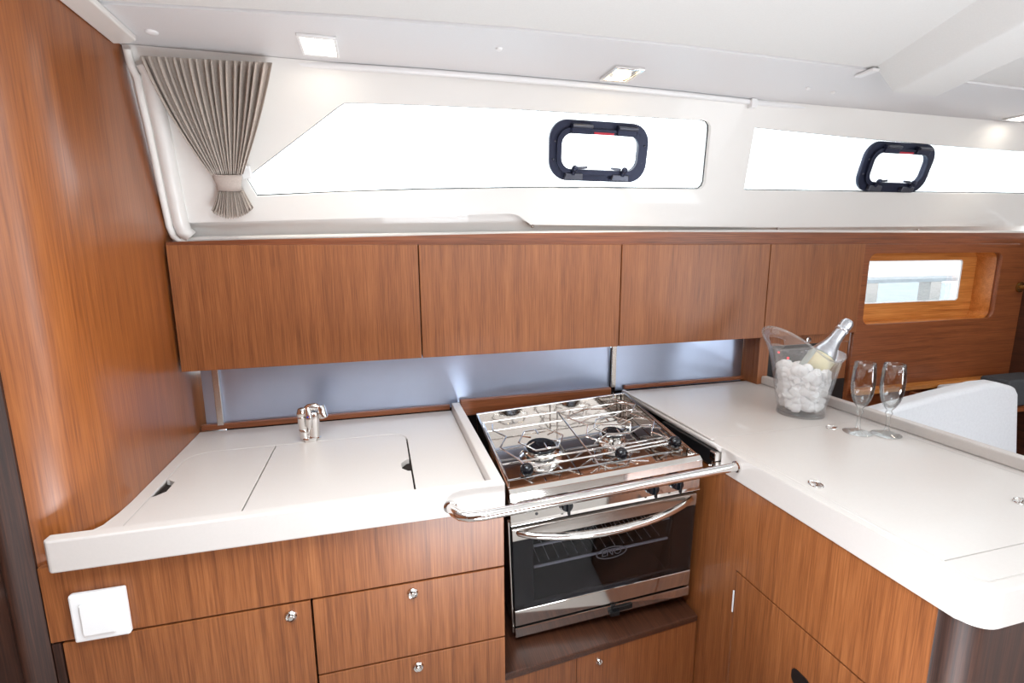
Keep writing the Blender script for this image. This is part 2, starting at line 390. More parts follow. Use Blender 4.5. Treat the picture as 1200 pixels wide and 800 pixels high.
for i, x in enumerate((1.275, 1.315)):
    MB().lathe([(.003,0),(.003,.003),(0,.004)], (x,1.328,1.022-.022*i), (0,-1,0), 10).build('indicator', M['led'], t)
for x in (1.36, 1.42, 1.47):
    MB().lathe([(.0035,0),(.003,.012),(0,.0125)], (x,1.328,1.022), (0,-1,0), 10).build('toggle_switch', M['chrome'], t, smooth=True)

# ------------------------------------------------------------------ left worktop
SZ = .900
t = thing('sink_worktop', 'white solid worktop with raised rim and two flush lids', 'worktop', (-.14, 1.12, .871))
lid_out = [(-.438,.8705),(.0515,.8705)]+arc(.052-.045,1.240-.045,.045,0,90,6)+arc(-.438+.05,1.240-.05,.05,90,180,6)
lid_out[1] = (.052,.8705)
sl = [(-.498,.8905),(-.478,.8695),(.188,.8695),(.188,1.3885),(-.4625,1.3885),(-.4630,1.01),(-.4655,.97),(-.472,.93)]
holed([sl, [(x, max(y,.880)) for x, y in lid_out]], lambda a, b, d: Vector((a, b, SZ-.012+d)), .012).build('surface', M['solid'], t)
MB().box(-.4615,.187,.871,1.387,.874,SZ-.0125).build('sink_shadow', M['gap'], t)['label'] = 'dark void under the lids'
def lidshape(x0, x1, rl, rr, notch):
    y0, y1 = .8825, 1.2375; pts = [(x0,y0),(x1,y0)]
    if notch == 'r': pts += [(x1,1.005),(x1-.006,1.006),(x1-.018,1.022),(x1-.018,1.050),(x1-.006,1.068),(x1,1.070)]
    pts += arc(x1-rr,y1-rr,rr,0,90,5) if rr else [(x1,y1)]
    pts += arc(x0+rl,y1-rl,rl,90,180,5) if rl else [(x0,y1)]
    if notch == 'l': pts += [(x0,1.098),(x0+.006,1.096),(x0+.020,1.082),(x0+.020,1.040),(x0+.006,1.024),(x0,1.022)]
    return pts
for x0, x1, rl, rr, nt_ in ((-.4362,-.2562,.048,0,'l'), (-.2538,.0482,0,.043,'r')):
    flat(lidshape(x0, x1, rl, rr, nt_), SZ-.0118, SZ).build('lid', M['solid'], t, bevel=.0006)
rim = [(-.509,.869),(-.509,.860),(-.497,.845),(.213,.845),(.213,1.386),(.188,1.386),(.188,.869)]
rim = [(-.512,.869),(-.512,.852),(-.506,.845),(.213,.845),(.213,1.384),(.1895,1.384),(.1895,.869)]
flat(rim, .871, .925).build('rim', M['solid'], t, bevel=.003)

# tap
t = thing('folding_tap', 'small chrome folding mixer tap on the sink worktop', 'tap', (-.178, 1.262, SZ))
c = Vector((-.178, 1.275, SZ))
MB().lathe([(.026,0),(.026,.006),(.023,.009),(0,.009)], c, n=32).build('base', M['chrome'], t, smooth=True)
MB().lathe([(.017,.008),(.015,.04),(.016,.062),(.013,.074),(0,.078)], c+Vector((.008,0,0)), (0.04,0,1), 28).build('body', M['chrome'], t, smooth=True)
m1 = MB().lathe([(.0115,.006),(.0125,.03),(.0115,.032),(.0125,.036),(.0125,.062),(.0105,.064),(.0135,.068),(.0135,.076),(.009,.087),(0,.090)], c+Vector((-.017,-.004,0)), (-.03,0,1), 26)
m1.build('spray_post', M['chrome'], t, smooth=True)
MB().tube([c+Vector((-.012,0,.078)), c+Vector((.0,-.003,.087)), c+Vector((.016,-.004,.088)), c+Vector((.028,-.006,.084))], [.009,.010,.010,.008], 14).build('arm', M['chrome'], t, smooth=True)
MB().lathe([(.010,.0),(.012,.006),(.0125,.030),(.010,.033),(.0085,.033),(.0085,.028),(0,.028)], c+Vector((.031,-.006,.090)), (.22,-.1,-1), 24).build('nozzle', M['chrome'], t, smooth=True)
lv = MB().tube([c+Vector((-.001,-.010,.086)), c+Vector((.001,-.018,.070)), c+Vector((.000,-.021,.048)), c+Vector((.001,-.020,.034))], [.008,.0095,.008,.004], 14).build('lever', M['chrome'], t, smooth=True)
MB().sphere(c+Vector((-.0015,-.0268,.068)), .0028, (1,.4,1)).build('cold_dot', M['blue'], lv, smooth=True)
MB().sphere(c+Vector((.003,-.0265,.069)), .0024, (1,.4,1)).build('hot_dot', M['red'], lv, smooth=True)

t.scale = (.88,.88,.95); t.location.y -= .016
# ------------------------------------------------------------------ left base cabinet
t = thing('base_cabinet', 'teak galley base cabinet under the sink with door and two drawers', 'cabinet', (-.15, 1.1, 0))
MB().box(-.535,.2125,.893,1.385,.10,.868).box(-.535,.21,.93,1.38,0,.10).build('carcass', M['teak'], t)
MB().box(-.536,.214,.8885,.8925,.11,.868).build('backing', M['gap'], t)
MB().box(-.537,.2155,.870,.888,H-.613,.869).build('rail', M['teak'], t, bevel=.0008)
d = MB().box(-.522,-.1475,.870,.888,.12,H-.617).build('door', M['teak'], t, bevel=.0008)
latch(d, (-.181,.870,H-.640), (0,-1,0))
MB().box(-.537,-.5255,.8705,.888,.12,H-.617).build('stile', M['post'], t, bevel=.0008)
for z0, z1, lc in ((H-.7725,H-.617,(.035,.870,H-.638)), (H-.935,H-.7765,(.039,.870,H-.800)), (.12,H-.939,(.039,.870,H-.965))):
    d = MB().box(-.1435,.2155,.870,.888,z0,z1).build('drawer', M['teak'], t, bevel=.0008)
    latch(d, lc, (0,-1,0))
t = thing('light_switch', 'white square rocker switch on the rail below the sink worktop', 'switch', (-.46,.87,.74))
pl = MB(); pl.box(-.4985,-.4215,.8575,.8695,H-.6125,H-.5285); pl.build('plate', M['white'], t, bevel=.0035)
MB().box(-.4835,-.440,.8535,.8575,H-.600,H-.546).build('rocker', M['white'], t, bevel=.0012)

# ------------------------------------------------------------------ peninsula
PX = .727
PZ = H-.430
t = thing('peninsula_worktop', 'long white worktop with flush cold-box lid and raised back fiddle', 'worktop', (.98,.9,.865))
R_ = .032
top = [(1.2345,1.370)]
outer = [(PX,1.370),(PX,.8952),(PX+.0182,.8952),(PX+.0182,.4176),(PX+R_+.0022,.4052),(1.2345,.4052),(1.2345,1.370)]
lidh = [(.752,.452),(1.19,.452),(1.19,.948),(.752,.948)]
holed([outer, lidh], lambda a, b, d: Vector((a, b, PZ-.013+d)), .013).build('surface', M['solid'], t)
holed([[(.7535,.4545),(1.188,.4545),(1.188,.9465),(.7535,.9465)]], lambda a, b, d: Vector((a, b, PZ-.0128+d)), .0125).build('lid', M['solid'], t, bevel=.0004)
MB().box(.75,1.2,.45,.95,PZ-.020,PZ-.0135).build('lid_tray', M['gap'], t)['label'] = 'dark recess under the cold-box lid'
edge = [(PX,.895),(PX,.385+R_)] + arc(PX+R_,.385+R_,R_,180,270,8) + [(1.2345,.385),(1.2345,.405)] + [(PX+R_+.002,.405)] + [(PX+.018,.405+.012)] + [(PX+.018,.895)]
flat(edge, H-.487, PZ+.0004).build('front_edge', M['solid'], t, bevel=.003, seg=3)
MB().box(PX,PX+.010,.93,1.368,PZ+.0002,PZ+.006).build('bead', M['solid'], t, bevel=.002)
MB().box(1.211,1.2345,.395,1.368,PZ+.0003,PZ+.026).build('fiddle', M['solid'], t, bevel=.003)
def pull(x, y, a=0):
    mt = Matrix.Translation((x,y,PZ)) @ Matrix.Rotation(a,4,'Z')
    mb = MB(); ring = [mt @ Vector((.015*cos(2*pi*i/28), .011*sin(2*pi*i/28), .0008)) for i in range(28)]
    mb.tube(ring, .0016, 8, closed=True)
    mb.tube([mt @ Vector((-.009,.003,.0006)), mt @ Vector((0,.0,.0012)), mt @ Vector((.009,.003,.0006))], .0016, 8)
    mb.prism([(.012*cos(2*pi*i/24), .004*sin(2*pi*i/24)-.004) for i in range(24)], lambda u,v: mt @ Vector((u,v,.0003)), lambda u,v: mt @ Vector((u,v,.001)))
    mb.build('finger_pull', M['chrome'], t, smooth=True)
pull(.763+.012,.690,1.2); pull(1.070,.925,.3); pull(1.062,.540,.5)
# cabinet beneath
t = thing('peninsula_cabinet', 'teak peninsula cabinet right of the cooker with low cupboard door', 'cabinet', (.98,.9,0))
x0 = .745
outl = [(x0,1.378),(x0,.452)]
MB().box(x0+.004,1.225,.47,1.376,.0,.862).build('carcass', M['gap'], t)
holed([[(.44,.02),(1.378,.02),(1.378,.8625),(.44,.8625)], [(.500,.10),(.8285,.10),(.8285,.659),(.500,.659)]], lambda a, b, d: Vector((x0-.012+d, a, b)), .015).build('side_panel', M['teak'], t)
d = MB().box(x0-.012,x0+.002,.5035,.8245,.1025,.655).build('door', M['teak'], t, bevel=.0008)
MB().box(x0-.0145,x0-.0122,.8262,.8285,.555,.608).build('hinge', M['white'], d)
MB().prism(rrect(.618,.660,.535,.568,.012), lambda a, b: Vector((x0-.0135,a,b)), lambda a, b: Vector((x0-.0123,a,b))).build('finger_hole', M['black'], d)
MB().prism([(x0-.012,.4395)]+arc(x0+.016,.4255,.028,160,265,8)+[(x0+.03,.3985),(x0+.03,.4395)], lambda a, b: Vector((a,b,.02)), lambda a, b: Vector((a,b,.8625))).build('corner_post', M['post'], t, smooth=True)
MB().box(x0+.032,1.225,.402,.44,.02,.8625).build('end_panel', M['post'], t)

# ------------------------------------------------------------------ step locker below the cooker
t = thing('step_locker', 'low teak locker with a flat top beneath the cooker', 'locker', (.47,1.1,0))
LZ = H-.893
def yfront(x): return .897 + (x-.2165)*.085
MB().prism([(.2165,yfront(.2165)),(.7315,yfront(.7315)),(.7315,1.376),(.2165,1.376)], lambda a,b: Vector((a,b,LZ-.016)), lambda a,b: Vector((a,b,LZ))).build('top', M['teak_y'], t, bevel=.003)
for a, b_ in ((.2185,.3945),(.3955,.7300)):
    dd = MB().prism([(a,yfront(a)+.003),(b_,yfront(b_)+.003),(b_,yfront(b_)+.020),(a,yfront(a)+.020)], lambda u,v: Vector((u,v,.10)), lambda u,v: Vector((u,v,LZ-.017))).build('door' if a > .3 else 'fixed_panel', M['teak'], t)
    if a > .3: latch(dd, (.452,yfront(.452)+.003,LZ-.042), (.085,-1,0), r=.0085)
MB().box(.2185,.7295,.975,1.37,0,LZ-.018).build('carcass', M['teak'], t)

# ------------------------------------------------------------------ gimbal bracket and grab rail
t = thing('cooker_bracket', 'dark slotted steel gimbal bracket beneath the right worktop edge', 'bracket', (.73,.93,.86))
MB().box(.7165,.7325,.906,1.12,.871,.906).build('slot', M['black'], t, bevel=.001)
MB().box(.713,.7325,.897,.9165,.885,.9055).box(.715,.7325,.897,.912,.860,.8835).build('plate', M['steel'], t, bevel=.002)
MB().box(.7155,.7325,.9175,1.12,.866,.8705).build('lower_rail', M['steel'], t, bevel=.001)
t = thing('grab_rail', 'polished steel grab rail spanning in front of the cooker', 'rail', (.42,.8,.88))
P = [(.108,.846,.893),(.112,.826,.892),(.121,.812,.891),(.136,.804,.8905),(.16,.802,.8905),(.42,.819,.893),(.7265,.841,.8965)]
MB().tube(P, .0095, 16).build('bar', M['chrome'], t, smooth=True)
MB().lathe([(.0125,0),(.0125,.004),(.0095,.006)], (.7268,.841,.8965), (-1,-.05,0), 24).build('flange', M['chrome'], t, smooth=True)
MB().lathe([(.0125,0),(.0125,.003),(.0095,.005)], (.108,.8448,.893), (0,-1,0), 24).build('flange', M['chrome'], t, smooth=True)

# ------------------------------------------------------------------ cooker (built square in its own frame, then swung on its gimbals)
CW, CD, CH = .465, .385, .412
ck = thing('gimballed_cooker', 'stainless marine gas cooker with oven, swung level on gimbals', 'cooker', (0,0,0), local=True)
class LB(MB):
    def build(s, name, mat, parent=ck, **k):
        parent['_local'] = 1
        return super().build(name, mat, parent, **k)
# hob tray: four mirror walls and a floor
tray = LB()
tray.box(0,CW,0,.006,-.030,0).box(0,CW,CD-.006,CD,-.088,.0).box(0,.005,.0065,CD-.0065,-.088,0).box(CW-.005,CW,.0065,CD-.0065,-.088,0)
tray.box(.0055,CW-.0055,.0065,CD-.0065,-.066,-.060)
tray.build('hob_tray', M['steel'], ck, bevel=.0012)
# front apron: bullnosed top strip and sloping control fascia
LB().prism([(-.012,-.030),(-.015,-.024),(-.012,-.006),(-.002,.0),(.006,.0),(.006,-.030)], lambda a,b: Vector((0,a,b)), lambda a,b: Vector((CW+.002,a,b))).build('front_nosing', M['steel'], ck, bevel=.001)
fas = LB().prism([(.004,-.031),(-.006,-.034),(-.008,-.082),(-.012,-.088),(-.004,-.092),(.012,-.092),(.012,-.031)], lambda a,b: Vector((0,a,b)), lambda a,b: Vector((CW+.003,a,b))).build('control_fascia', M['steel'], ck, bevel=.001)
for x in (.127,.338,.401):
    k = LB().lathe([(.017,0),(.017,.003),(.0145,.006),(.013,.016),(.011,.019),(0,.019)], (x,-.0075,-.056), (0,-1,.03), 26).build('control_knob', M['ball'], fas, smooth=True)
    LB().box(x-.0028,x+.0028,-.034,-.0275,-.071,-.041).build('knob_grip', M['ball'], k, bevel=.001)
for x in (.060,.185): LB().sphere((x,-.008,-.070 if x < .1 else -.047), .0035, (1,.5,1)).build('igniter_button', M['black'], fas, smooth=True)
LB().box(-.001,CW+.001,.004,.02,-.100,-.0925).build('gap_strip', M['gap'], ck)
# oven carcass: thin walls so that the glass looks into a real cavity
ov = LB(); y0 = .010
ov.box(.002,.055,y0,CD,-CH+.010,-.1005).box(CW-.055,CW-.002,y0,CD,-CH+.010,-.1005).box(.056,CW-.056,CD-.03,CD,-CH+.010,-.1005)
ov.box(.056,CW-.056,y0,CD-.031,-.114,-.1005).box(.056,CW-.056,y0,CD-.031,-CH+.010,-.335)
ov.build('oven_body', M['oven_in'], ck)
# door
dr = LB().prism([(.004,-.100),(-.004,-.103),(-.004,-.134),(.004,-.134)], lambda a,b: Vector((.003,a-.002,b)), lambda a,b: Vector((CW,a-.002,b))).build('oven_door', M['satin'], ck, bevel=.001)
LB().box(.003,CW,-.005,.001,-.330,-.1345).build('door_glass', M['ovenglass'], dr, bevel=.0006)
fr = holed([[(.003,-.330),(CW,-.330),(CW,-.1345),(.003,-.1345)],[(.050,-.322),(CW-.052,-.322),(CW-.052,-.142),(.050,-.142)]], lambda a,b,d: Vector((a,.0012+d,b)), .006)
fo = fr.build('door_mask', M['ball'], dr); fo.location = (0,0,0)
LB().box(.002,CW+.001,-.0065,.008,-.376,-.3305).build('lower_strip', M['steel'], dr, bevel=.0012)
for (a, b_) in ((.035,.43),):
    pts = []
    for i in range(17):
        u = i/16; x = .018 + (CW-.036)*u
        pts.append((x, -.008-.040*(1-(2*u-1)**2)**.8, -.112-.010*(1-(2*u-1)**2)))
    LB().tube([(pts[0][0],-.004,pts[0][2])]+pts+[(pts[-1][0],-.004,pts[-1][2])], [.007]+[.007+.0025*(1-(2*i/16-1)**2) for i in range(17)]+[.007], 14).build('door_handle', M['chrome'], dr, smooth=True)
# maker's oval on the glass
lg = holed([[(.2445+.040*cos(2*pi*i/40), -.221+.0175*sin(2*pi*i/40)) for i in range(40)], [(.2445+.0365*cos(2*pi*i/40), -.221+.0145*sin(2*pi*i/40)) for i in range(40)]], lambda a,b,d: Vector((a,-.0058-d,b)), .0006)
lo = lg.build('oval_badge', M['logo'], dr); lo.location = (0,0,0)
fc = bpy.data.curves.new('badge_text', 'FONT'); fc.body = 'ENO'; fc.size = .025; fc.align_x = 'CENTER'; fc.align_y = 'CENTER'; fc.extrude = .0003
to = bpy.data.objects.new('tmp', fc); COL.objects.link(to)
me = bpy.data.meshes.new_from_object(to.evaluated_get(bpy.context.evaluated_depsgraph_get())); bpy.data.objects.remove(to)
me.transform(Matrix.Translation((.2445,-.0062,-.221)) @ Matrix.Rotation(pi/2,4,'X'))
link('badge_lettering', me, M['logo'], dr)
# oven rack
rk = LB()
for z in (-.175,-.235):
    rk.tube([(.058,.016,z),(CW-.058,.016,z)], .0032, 8); rk.tube([(.060,.33,z),(CW-.060,.33,z)], .0028, 8)
    for i in range(14): rk.tube([(.075+.0245*i,.031,z-.001),(.075+.0245*i,.329,z-.001)], .0012, 6)
rk.build('oven_rack', M['white'], ck, smooth=True)  # plain white stands in for the chrome wire's bright reflection
# lower rail with catch
lr = LB().box(.002,CW+.003,-.006,.02,-.412,-.384).build('bottom_rail', M['steel'], ck, bevel=.0015)
LB().box(.250,.305,-.010,-.0065,-.404,-.390).box(.243,.268,-.016,-.0065,-.410,-.398).box(.246,.258,-.012,-.0065,-.384,-.378).build('door_catch', M['black'], lr, bevel=.001)
LB().box(-.004,-.0005,.0,.010,-.40,-.085).build('side_strip', M['satin'], ck, bevel=.0008)
# burners
def burner(x, y, r):
    b = LB().lathe([(r*1.3,-.0597),(r*1.3,-.056),(r*1.16,-.053),(r*1.02,-.051),(r*1.02,-.046),(r*1.1,-.0445),(r*1.1,-.0405),(r*.92,-.039),(r*.92,-.034),(0,-.034)], (x,y,0), n=40).build('burner', M['chrome'], ck, smooth=True)
    LB().lathe([(r*.88,-.0338),(r*.92,-.031),(r*.86,-.0275),(0,-.0265)], (x,y,0), n=40).build('burner_cap', M['ball'], b, smooth=True)
burner(.138,.205,.043); burner(.345,.215,.032)
# pan grid of polished wire
gr = LB(); wz = -.012; wr = .0021
for y in (.050,.118,.290,.345): gr.tube([(.012,y,wz),(CW-.012,y,wz)], wr, 8)
for x in (.012,.232,CW-.012): gr.tube([(x,.050,wz),(x,.345,wz)], wr, 8)
for cx, cy, R2 in ((.138,.205,.060),(.345,.215,.055)):
    hx = [(cx+R2*cos(radians(a)), cy+R2*sin(radians(a)), wz+.002) for a in range(0,360,60)]
    gr.tube(hx+[hx[0]], wr, 8)
    for a in (30,90,150,210,270,330):
        gr.tube([(cx+R2*.9*cos(radians(a)),cy+R2*.9*sin(radians(a)),wz+.002),(cx+R2*.45*cos(radians(a)),cy+R2*.45*sin(radians(a)),wz+.003)], wr, 8)
for x in (.012,.232,CW-.012):
    for y in (.050,.345): gr.tube([(x,y,wz),(x,y,-.059)], wr, 8)
gr.build('pan_grid', M['chrome'], ck, smooth=True)
# pan clamps: wire arms on a rod with black ball ends
def clamp(xa, xb, y, z, zig):
    c_ = LB(); c_.tube([(xa,y,z),(xb,y+.004,z)], .0026, 10); c_.tube(zig, .0020, 8); 
    o = c_.build('pan_clamp', M['chrome'], ck, smooth=True); return o
c1 = clamp(.060,.286,.062,.004, [(.060,.062,.004),(.050,.10,.006),(.020,.165,.006),(.048,.215,.006),(.022,.262,.004),(.03,.30,.002)])
LB().sphere((.058,.056,.004), .0155).build('ball_end', M['ball'], c1, smooth=True)
c2 = clamp(.292,.436,.060,.004, [(.292,.062,.004),(.270,.105,.010),(.238,.140,.014),(.262,.190,.016),(.225,.240,.020),(.240,.26,.030)])
LB().sphere((.291,.054,.004), .0155).build('ball_end', M['ball'], c2, smooth=True)
c3 = clamp(.300,.440,.072,.006, [(.440,.066,.006),(.405,.115,.012),(.440,.165,.012),(.400,.22,.014),(.440,.27,.014),(.395,.32,.016),(.41,.35,.02)])
LB().sphere((.438,.060,.006), .0155).build('ball_end', M['ball'], c3, smooth=True)
fold = LB()
for k in range(4):
    y = .12+.05*k
    fold.tube([(.250,y,.002+.003*k),(.300,y+.03,.006),(.352,y+.012,.008),(.402,y+.04,.006),(.446,y+.02,.003)], .0018, 8)
fold.tube([(.415,.13,-.01),(.412,.13,.024),(.385,.135,.024)], .0020, 8)
fold.tube([(.31,.18,.004),(.31,.18,-.018),(.36,.17,-.018),(.36,.17,.008)], .0018, 8)
fold.build('folded_clamp', M['chrome'], ck, smooth=True)
Rz = Matrix.Rotation(radians(-.774),3,'Z'); Rx = Matrix.Rotation(radians(7.204),3,'X'); Ry = Matrix.Rotation(radians(-3.516),3,'Y')
ck.matrix_world = Matrix.Translation((.249*.97,.962*.97,H-.499*.97)) @ (Rz @ Rx @ Ry).to_4x4() @ Matrix.Scale(.97, 4)

# ------------------------------------------------------------------ curtain
t = thing('curtain', 'gathered grey pleated curtain tied at the left of the long window', 'curtain', LP(-.31,.40,.02))
def cloth(rows, npl, amp, name, ncol=None, mat=None, off=.016):
    ncol = npl*8; mb = MB(); grid = []
    for (xl, xr, sl_, sr, a, n0) in rows:
        row = []
        for i in range(ncol+1):
            u = i/ncol; ph = u*npl*2*pi
            tri = (2/pi)*math.asin(sin(ph)*.98)
            w = u + .10*sin(ph*.5+1.3)/npl
            jit = .35*sin(u*23)+.25*sin(u*51+1)
            row.append(mb.bm.verts.new(LP(xl+(xr-xl)*w + a*.55*cos(ph)*.6, sl_+(sr-sl_)*u, n0 + a*(tri*.9+jit*.35))))
        grid.append(row)
    for r0, r1 in zip(grid, grid[1:]):
        for i in range(ncol): mb.bm.faces.new([r0[i], r0[i+1], r1[i+1], r1[i]])
    o = mb.build(name, mat or M['fabric'], t, smooth=True)
    s_ = o.modifiers.new('s', 'SOLIDIFY'); s_.thickness = .0008
    return o
rows = []
N = 16
for i in range(N+1):
    v = i/N; e = v**1.15
    xl = -.421+(.078)*e + .006*sin(v*pi)*(-1); xr = -.190-(.090)*v**1.0 + .004*sin(v*pi)
    am = .0175 if v < .18 else .0175-.0100*(v-.18)/.82
    rows.append((xl, xr, .383-.222*v, .390-.226*v, am, .030-.004*v))
cloth(rows, 17, 1, 'drape')
rows = []
for i in range(7):
    v = i/6
    rows.append((-.334-.024*v, -.285+.014*v, .128-.046*v, .129-.040*v, .004+.004*v, .022))
# rounded hem
hem = []
mbh = cloth(rows + [(-.354,-.274,.078,.085,.006,.022)], 15, 1, 'lower_drape')
for v in mbh.data.vertices:                    # the hem of the gathered cloth hangs in a curve
    u_ = (v.co.x+.314)/.042; q_ = max(0, (.11-(v.co.z-O0.z)/.94)/.04)
    if q_ > 0: v.co += UP*(-.020*q_*max(0, 1-u_*u_)); 
mbh.data.update()
tie = MB(); ring = []
def tiepts(s, wl, wr, dep):
    out = []
    for i in range(24):
        a = 2*pi*i/24
        out.append(tie.bm.verts.new(LP((wl+wr)/2+(wr-wl)/2*cos(a), s, .024+dep*sin(a))))
    return out
rr = [tiepts(.163,-.342,-.281,.011), tiepts(.150,-.340,-.283,.0125), tiepts(.140,-.337,-.286,.0125), tiepts(.128,-.337,-.287,.011)]
for a, b in zip(rr, rr[1:]):
    for i in range(24): tie.bm.faces.new([a[i], a[(i+1) % 24], b[(i+1) % 24], b[i]])
o = tie.build('tieback', M['fabric_tie'], t, smooth=True); o.modifiers.new('s','SOLIDIFY').thickness = .0015
MB().box(0,.02,0,.03,0,.006, Matrix.Translation(LP(-.285,.150,.004)) @ Matrix(((1,0,0),(0,-.34,-.94),(0,.94,-.34))).to_4x4()).build('tie_button', M['white'], t, bevel=.002)
# curtain track along the deckhead edge
t = thing('curtain_track', 'long white curtain track along the top of the windows', 'curtain track', (.8,1.23,CZ))
tr_pts = [(-.425,1.262),(-.30,1.249),(-.188,1.238),(-.03,1.224),(.132,1.215),(.34,1.209),(.551,1.208),(.78,1.214),(1.006,1.226),(1.18,1.233),(1.362,1.242),(1.7,1.258),(2.081,1.277),(2.33,1.29)]
MB().tube([(a,b-.006,CZ-.0075) for a,b in tr_pts], .007, 10).build('rail', M['white'], t, smooth=True)
for x,y in ((1.006,1.217),):
    MB().box(x-.006,x+.012,y-.010,y+.008,CZ-.024,CZ-.001).build('clip', M['white'], t, bevel=.002)
MB().tube([(a,b+.010,CZ-.004) for a,b in tr_pts], .0035, 8).build('groove', M['satin'], t, smooth=True)

# ------------------------------------------------------------------ opening portlights on the panes
def portlight(label, cx, cs):
    t = thing('opening_portlight', label, 'portlight', LP(cx, cs, 0), 'opening portlights on the cabin windows')
    L = lambda a, b, n: LP(cx+a-.35*0*b, cs+b, n)
    def sh(loop): return [(a-.10*b, b) for a, b in loop]
    o1 = sh(rrect(-.141,.141,-.075,.075,.050,10)); i1 = sh(rrect(-.112,.112,-.046,.046,.030,10))
    f = holed([o1, i1], lambda a,b,d: L(a,b,-.0155+d), .012).build('frame', M['frame'], t, bevel=.003)
    o2 = sh(rrect(-.123,.123,-.057,.057,.038,10)); i2 = sh(rrect(-.110,.110,-.044,.044,.028,10))
    holed([o2, i2], lambda a,b,d: L(a,b,-.0033+d), .008).build('sash', M['frame'], t, bevel=.002)
    for sx in (-1,1):
        x = sx*.064
        h = MB().prism([(x-.028,.044),(x+.028,.044),(x+.028,.068),(x-.028,.068)], lambda a,b: L(a,b,-.003), lambda a,b: L(a,b,.0105)).build('hinge', M['frame'], t, bevel=.002)
        MB().tube([L(x-.027,.063,.012), L(x+.027,.063,.012)], .0045, 10).build('hinge_pin', M['frame2'], h, smooth=True)
        x = sx*.068
        k = MB().prism([(x-.026,-.070),(x+.026,-.070),(x+.024,-.054),(x-.024,-.054)], lambda a,b: L(a,b,-.003), lambda a,b: L(a,b,.010)).build('catch', M['frame2'], t, bevel=.002)
        xx = x-sx*(-.004)
        MB().sphere(L(xx,-.040,.016), .0085).build('catch_knob', M['frame'], k, smooth=True)
        MB().tube([L(xx,-.056,.008), L(xx,-.040,.014)], .0055, 10).build('catch_stem', M['frame'], k, smooth=True)
        MB().prism([(x-sx*.004,-.044),(x-sx*.034,-.040),(x-sx*.034,-.034),(x-sx*.004,-.036)], lambda a,b: L(a,b,.008), lambda a,b: L(a,b,.012)).build('catch_lever', M['frame2'], k, bevel=.001)
        for s_ in (-.022,.022):
            MB().sphere(L(sx*.128,s_,-.003), .0028, (1,1,1)).build('screw', M['frame2'], t, smooth=True)
    MB().prism([(-.028,.0445),(.028,.0445),(.028,.050),(-.028,.050)], lambda a,b: L(a,b,.0048), lambda a,b: L(a,b,.0065)).build('red_tab', M['red'], t)
    return t
portlight('dark rounded portlight frame on the long left window above the cooker', .588, .244)
portlight('dark rounded portlight frame on the right window above the ice bucket', 1.622, .242)

# ------------------------------------------------------------------ deckhead fittings
def spot(x, y, label, tilt, face, w=.036):
    t = thing('ceiling_spotlight', label, 'light', (x,y,CZ), 'square spotlights in the headliner band')
    sq = lambda h: [(x-h,y-h*1.35),(x+h,y-h*1.35),(x+h,y+h*1.35),(x-h,y+h*1.35)]
    holed([sq(w), sq(w*.84)], lambda a,b,d: Vector((a,b,CZ-.006+d)), .0055).build('bezel', M['white'], t, bevel=.001)
    q = MB(); h = w*.82
    q.box(x-h,x+h,y-h*1.35,y+h*1.35,CZ-.003,CZ-.0012); q.build('lamp_face', face, t)
spot(-.088,1.130,'lit square spotlight in headliner above the curtain',0,M['lampface'])
spot(1.965,1.150,'lit square spotlight in headliner at the far right',0,M['lampface'])
# the second one is swivelled, with a warm lamp in a chrome cup
t = thing('ceiling_spotlight', 'swivelled square spotlight with warm lamp above the portlight', 'light', (.57,1.13,CZ), 'square spotlights in the headliner band')
x, y, w = .57, 1.125, .036
holed([[(x-w,y-w*1.2),(x+w,y-w*1.2),(x+w,y+w*1.2),(x-w,y+w*1.2)], [(x-w*.8,y-w),(x+w*.8,y-w),(x+w*.8,y+w),(x-w*.8,y+w)]], lambda a,b,d: Vector((a,b,CZ-.007+d)), .0065).build('bezel', M['chrome'], t, bevel=.001)
MB().box(x-w*.78,x+w*.78,y-w*.97,y+w*.97,CZ-.0018,CZ-.0006).build('cup', M['chrome'], t)
MB().sphere((x,y,CZ-.006), .020, (1,1.2,.35)).build('bulb', M['warmface'], t, smooth=True)
for x, y, r, l in ((-.381,1.145,.011,'white screw cap in the headliner near the bulkhead'), (.262,1.060,.007,'small white screw cap between the two spotlights'),
                 (1.08,1.105,.006,'small screw cap in headliner, left one near the beam'), (1.17,1.115,.006,'small screw cap in headliner, right one near the beam')):
    tag(MB().lathe([(r,0),(r*.9,.003),(r*.5,.005),(0,.0052)], (x,y,CZ-.0002), (0,0,-1), 20).build('screw_cap', M['white'], smooth=True), l, 'screw cap', 'screw caps in the headliner')
for x in (.425,1.25,1.85):
    tag(MB().sphere(LP(x,.040,-.012), .0045, (1,1,1)).build('dome_screw', M['chrome'], smooth=True),
        {.425:'dome screw below the long window, by the step in the ledge',1.25:'dome screw in the ledge above the smallest locker',1.85:'dome screw in the ledge above the small port'}[x], 'screw', 'dome screws along the window ledge')

